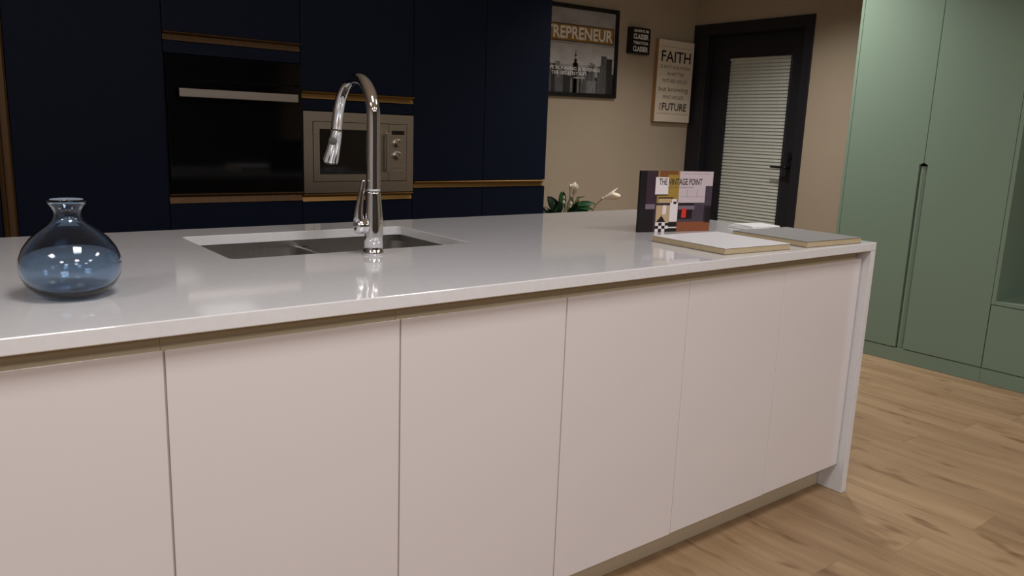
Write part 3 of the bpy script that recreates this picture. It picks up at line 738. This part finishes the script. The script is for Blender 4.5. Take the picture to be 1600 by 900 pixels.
# ------------------------------------------------------------------ green wardrobe
GX = 4.555; GT = 0.020; GB = XR-0.01; GTOP = 2.44; PH = 0.082
t = thing('wardrobe', 'tall sage green wardrobe with two doors and a long recessed grip', 'wardrobe', (GX, 2.13, 0))
GY_L, GY_M, GY_R = 2.588, 2.132, 1.682
link('end_panel', B(GX-0.001, GB, GY_L, GY_L+0.018, 0.001, GTOP, bevel=0.001), 'sage', t)
bm = bmesh.new(); bx0 = GX+GT+0.002
box(bm, bx0+0.03, GB, GY_R, GY_R+0.018, PH, GTOP); box(bm, bx0+0.03, GB, GY_M-0.009, GY_M+0.009, PH, GTOP)
box(bm, GB-0.012, GB, GY_R+0.018, GY_L-0.001, PH, GTOP)
for z in (PH, 1.7, GTOP-0.018): box(bm, bx0+0.03, GB-0.012, GY_R+0.018, GY_L-0.001, z, z+0.018)
link('body', bm, 'sage_body', t)
nz = 1.150; nw = 0.023; g = 0.0015
bm = bmesh.new(); prism(bm, [(GY_L-g, PH+0.004), (GY_L-g, GTOP-0.002), (GY_M+g, GTOP-0.002), (GY_M+g, nz+0.006), (GY_M+nw, nz-0.004), (GY_M+nw, PH+0.004)], 0, GX, GX+GT, bevel=0.0012)
link('door', bm, 'sage', t)
bm = bmesh.new(); prism(bm, [(GY_R+g, PH+0.004), (GY_R+g, GTOP-0.002), (GY_M-g, GTOP-0.002), (GY_M-g, nz+0.006), (GY_M-nw, nz-0.004), (GY_M-nw, PH+0.004)], 0, GX, GX+GT, bevel=0.0012)
link('door', bm, 'sage', t)
bm = bmesh.new()                                   # grip profile set back between the doors
prism(bm, [(GX+0.022, GY_M+nw+0.010), (GX+0.022, GY_M+nw-0.006), (GX+0.009, GY_M+nw-0.009), (GX+0.008, GY_M+nw-0.011), (GX+0.008, GY_M+0.002), (GX+0.011, GY_M-0.002), (GX+0.018, GY_M-nw+0.006),
           (GX+0.022, GY_M-nw+0.002), (GX+0.022, GY_M-nw-0.010), (GX+0.031, GY_M-nw-0.010), (GX+0.031, GY_M+nw+0.010)], 2, PH+0.003, nz-0.012)
link('grip_profile', bm, 'sage', t)
link('plinth', B(GX+0.002, GX+0.020, GY_R, GY_L-0.001, 0.001, PH, bevel=0.001), 'sage', t)
# open niche unit
NY0 = 0.55
t = thing('niche_unit', 'sage green unit with an open shelf niche above a plain drawer', 'shelf unit', (GX, 1.1, 0))
link('side_panel', B(GX, GB, GY_R-0.022, GY_R-0.001, 0.436, GTOP, bevel=0.001), 'sage', t)
link('side_panel', B(GX, GB, NY0, NY0+0.021, 0.436, GTOP, bevel=0.001), 'sage', t)
link('shelf', B(GX, GB-0.014, NY0+0.0215, GY_R-0.0225, 0.436, 0.456, bevel=0.001), 'sage', t)
link('back_panel', B(4.965, 4.980, NY0+0.0215, GY_R-0.0225, 0.457, GTOP-0.03), 'sage_body', t)
link('top_panel', B(GX, GB-0.014, NY0+0.0215, GY_R-0.0225, GTOP-0.021, GTOP), 'sage', t)
link('drawer', B(GX, GX+GT, NY0, GY_R-0.003, PH+0.004, 0.432, bevel=0.0012), 'sage', t)
bm = bmesh.new(); box(bm, GX+GT+0.002, GB, GY_R-0.020, GY_R-0.002, PH, 0.434); box(bm, GX+GT+0.002, GB, NY0, NY0+0.018, PH, 0.434); box(bm, GX+GT+0.002, GB, NY0+0.018, GY_R-0.020, PH, PH+0.018)
link('body', bm, 'sage_body', t)
link('plinth', B(GX+0.002, GX+0.020, NY0, GY_R-0.001, 0.001, PH, bevel=0.001), 'sage', t)

# ------------------------------------------------------------------ plant behind the island
PLX, PLY = 3.55, 3.95
t = thing('potted_plant', 'leafy green potted plant with white flowers behind the island', 'plant', (PLX, PLY, 0.001))
bm = bmesh.new(); lathe(bm, [(0, 0), (0.12, 0), (0.125, 0.01), (0.155, 0.55), (0.155, 0.57), (0.143, 0.57), (0.140, 0.53), (0, 0.53)], (PLX, PLY, 0.001), 36)
link('planter', bm, 'planter', t, smooth=True)
bm = bmesh.new(); lathe(bm, [(0, 0.535), (0.139, 0.532)], (PLX, PLY, 0.001), 24); link('soil', bm, 'soil', t)
def leaf(L, W, curl, fold, n=8):
    """leaf along +x, bending down with distance"""
    bm = bmesh.new(); rows = []
    for i in range(n+1):
        s = i/n; w_ = W*math.sin(math.pi*min(1, s*0.93+0.03))**0.75*(1-0.25*s)
        a = curl*s; x_ = L*(math.sin(a)/curl if abs(curl) > 1e-3 else s); z_ = -L*((1-math.cos(a))/curl if abs(curl) > 1e-3 else 0)
        if i == n: w_ = 0.0015
        rows.append([bm.verts.new((x_, k*w_/2, z_+fold*abs(k)*w_/2)) for k in (-1, -.5, 0, .5, 1)])
    for a, b in zip(rows, rows[1:]):
        for k in range(4): bm.faces.new((a[k], b[k], b[k+1], a[k+1]))
    bmesh.ops.solidify(bm, geom=list(bm.faces), thickness=0.0012)
    return bm
def place(bm, p, yaw, pitch, roll=0.0):
    m = Matrix.Translation(p) @ Matrix.Rotation(yaw, 4, 'Z') @ Matrix.Rotation(-pitch, 4, 'Y') @ Matrix.Rotation(roll, 4, 'X')
    bmesh.ops.transform(bm, matrix=m, verts=bm.verts); return bm
R_ = math.radians
def stalk(pts, r0, r1, nm='stem', m='stem_green'):
    bm = bmesh.new(); n = len(pts); tube(bm, pts, [r0+(r1-r0)*i/(n-1) for i in range(n)], 8, smooth_steps=4); return link(nm, bm, m, t, smooth=True)
RT = Vector((0.788, -0.616, 0)); UP = Vector((0, 0, 1)); TO = Vector((-0.616, -0.788, 0))     # across, up and out into the room
def pp(a, z, c=0.0): return Vector((PLX, PLY, 0)) + RT*a + TO*c + UP*z
def orient(bm, p, ang, tilt, out=0.0):
    '''leaf axis at ang degrees from RT in the RT/UP plane, leaning out, blade turned by tilt'''
    d = (RT*math.cos(R_(ang)) + UP*math.sin(R_(ang)) + TO*out).normalized()
    w_ = (UP*math.cos(R_(ang)) - RT*math.sin(R_(ang))); w_ = (w_*math.cos(R_(tilt)) + TO*math.sin(R_(tilt))).normalized()
    w_ = (w_ - d*w_.dot(d)).normalized(); n_ = d.cross(w_)
    m = Matrix(((d.x, w_.x, n_.x, p.x), (d.y, w_.y, n_.y, p.y), (d.z, w_.z, n_.z, p.z), (0, 0, 0, 1)))
    bmesh.ops.transform(bm, matrix=m, verts=bm.verts); return bm
for (a, z0, ang, tilt, out, L, W, curl, mm) in (
        (-0.075, 0.720, 118, 25, 0.3, 0.135, 0.085, 0.5, 'leaf_dark'), (-0.055, 0.735, 86, 35, 0.2, 0.130, 0.075, 0.4, 'leaf_green'), (-0.105, 0.715, 160, 40, 0.4, 0.12, 0.060, 0.6, 'leaf_dark'),
        (0.030, 0.775, 14, -35, 0.2, 0.145, 0.050, 0.5, 'leaf_green'), (0.035, 0.765, 2, -50, 0.4, 0.125, 0.045, 0.3, 'leaf_green'), (0.000, 0.735, 6, -30, 0.5, 0.140, 0.042, 0.2, 'leaf_dark'),
        (-0.005, 0.715, 80, 20, 0.1, 0.120, 0.060, 0.3, 'leaf_pale'), (0.020, 0.720, 66, 30, 0.0, 0.120, 0.050, 0.3, 'leaf_pale'), (0.065, 0.715, 48, 25, 0.2, 0.100, 0.045, 0.4, 'leaf_pale'),
        (0.105, 0.720, 74, 20, 0.1, 0.085, 0.032, 0.2, 'leaf_pale'), (-0.02, 0.715, 40, 50, 0.5, 0.120, 0.060, 0.5, 'leaf_dark'), (-0.09, 0.705, 60, 40, 0.6, 0.110, 0.070, 0.6, 'leaf_dark'),
        (0.005, 0.705, 20, 60, -0.9, 0.150, 0.070, 0.6, 'leaf_dark'), (-0.06, 0.705, 150, 60, -0.9, 0.150, 0.070, 0.6, 'leaf_green'), (-0.03, 0.80, 100, 40, -0.2, 0.070, 0.028, 0.2, 'leaf_dark'),
        (0.045, 0.830, 4, 60, 0.0, 0.060, 0.016, 0.1, 'leaf_dark')):
    b0 = pp(a, z0)
    stalk([pp(a*0.3, 0.534), pp(a*0.7, 0.62), tuple(b0)], 0.005, 0.003)
    link('leaf', orient(leaf(L, W, curl, 0.2), b0, ang, tilt, out), mm, t, smooth=True)
def flower(p, ang, s_, m='petal', lobes=3, out=0.15):
    '''trumpet bloom with a pointed, wavy rim'''
    bm = bmesh.new(); n = 30; prof = ((0.0, 0.004), (0.014, 0.0085), (0.032, 0.0165), (0.052, 0.0260), (0.068, 0.0310)); rows = []
    for k, (x_, r_) in enumerate(prof):
        row = []
        for i in range(n):
            th = 2*math.pi*i/n; q = k/4; lob = 0.5+0.5*math.cos(lobes*th)
            row.append(bm.verts.new((s_*(x_ + 0.026*q*q*lob), s_*r_*(1-0.12*q*(1-lob))*math.cos(th), s_*r_*(1-0.12*q*(1-lob))*math.sin(th))))
        rows.append(row)
    for a_, b_ in zip(rows, rows[1:]):
        for i in range(n): bm.faces.new((a_[i], b_[i], b_[(i+1) % n], a_[(i+1) % n]))
    bm.faces.new(rows[0])
    bmesh.ops.recalc_face_normals(bm, faces=bm.faces)
    bmesh.ops.solidify(bm, geom=list(bm.faces), thickness=0.001)
    f = link('flower', orient(bm, p, ang, 0, out), m, t, smooth=True)
    bm = bmesh.new(); lathe(bm, [(0, -0.010*s_), (0.006*s_, -0.006*s_), (0.0075*s_, 0.004*s_), (0.0, 0.012*s_)], (0, 0, 0), 12, axis=(1, 0, 0))
    link('calyx', orient(bm, p, ang, 0, out), 'bud', f, smooth=True)
stalk([pp(0.03, 0.534), pp(0.10, 0.66), pp(0.150, 0.735), pp(0.178, 0.785), pp(0.215, 0.823)], 0.004, 0.003)
flower(pp(0.219, 0.828), 20, 1.25)
stalk([pp(0.0, 0.534), pp(-0.005, 0.70), pp(0.000, 0.84)], 0.004, 0.003)
flower(pp(0.000, 0.842), 78, 0.95)
stalk([pp(0.01, 0.534), pp(0.015, 0.72), pp(0.022, 0.84)], 0.004, 0.0025)
flower(pp(0.024, 0.836), 84, 0.85, 'bud')
for a, z in ((-0.040, 0.815), (-0.040, 0.785), (-0.105, 0.775), (0.010, 0.775), (0.006, 0.755), (-0.190, 0.86), (-0.190, 0.83), (0.050, 0.74), (-0.185, 0.73), (-0.160, 0.735), (-0.150, 0.73)):
    stalk([pp(a*0.3, 0.534), pp(a*0.8, 0.66), pp(a, z)], 0.003, 0.0018)
    bm = bmesh.new(); lathe(bm, [(0, -0.014), (0.009, -0.006), (0.011, 0.003), (0.007, 0.015), (0, 0.022)], pp(a, z+0.006), 12)
    link('bud', bm, 'bud', t, smooth=True)
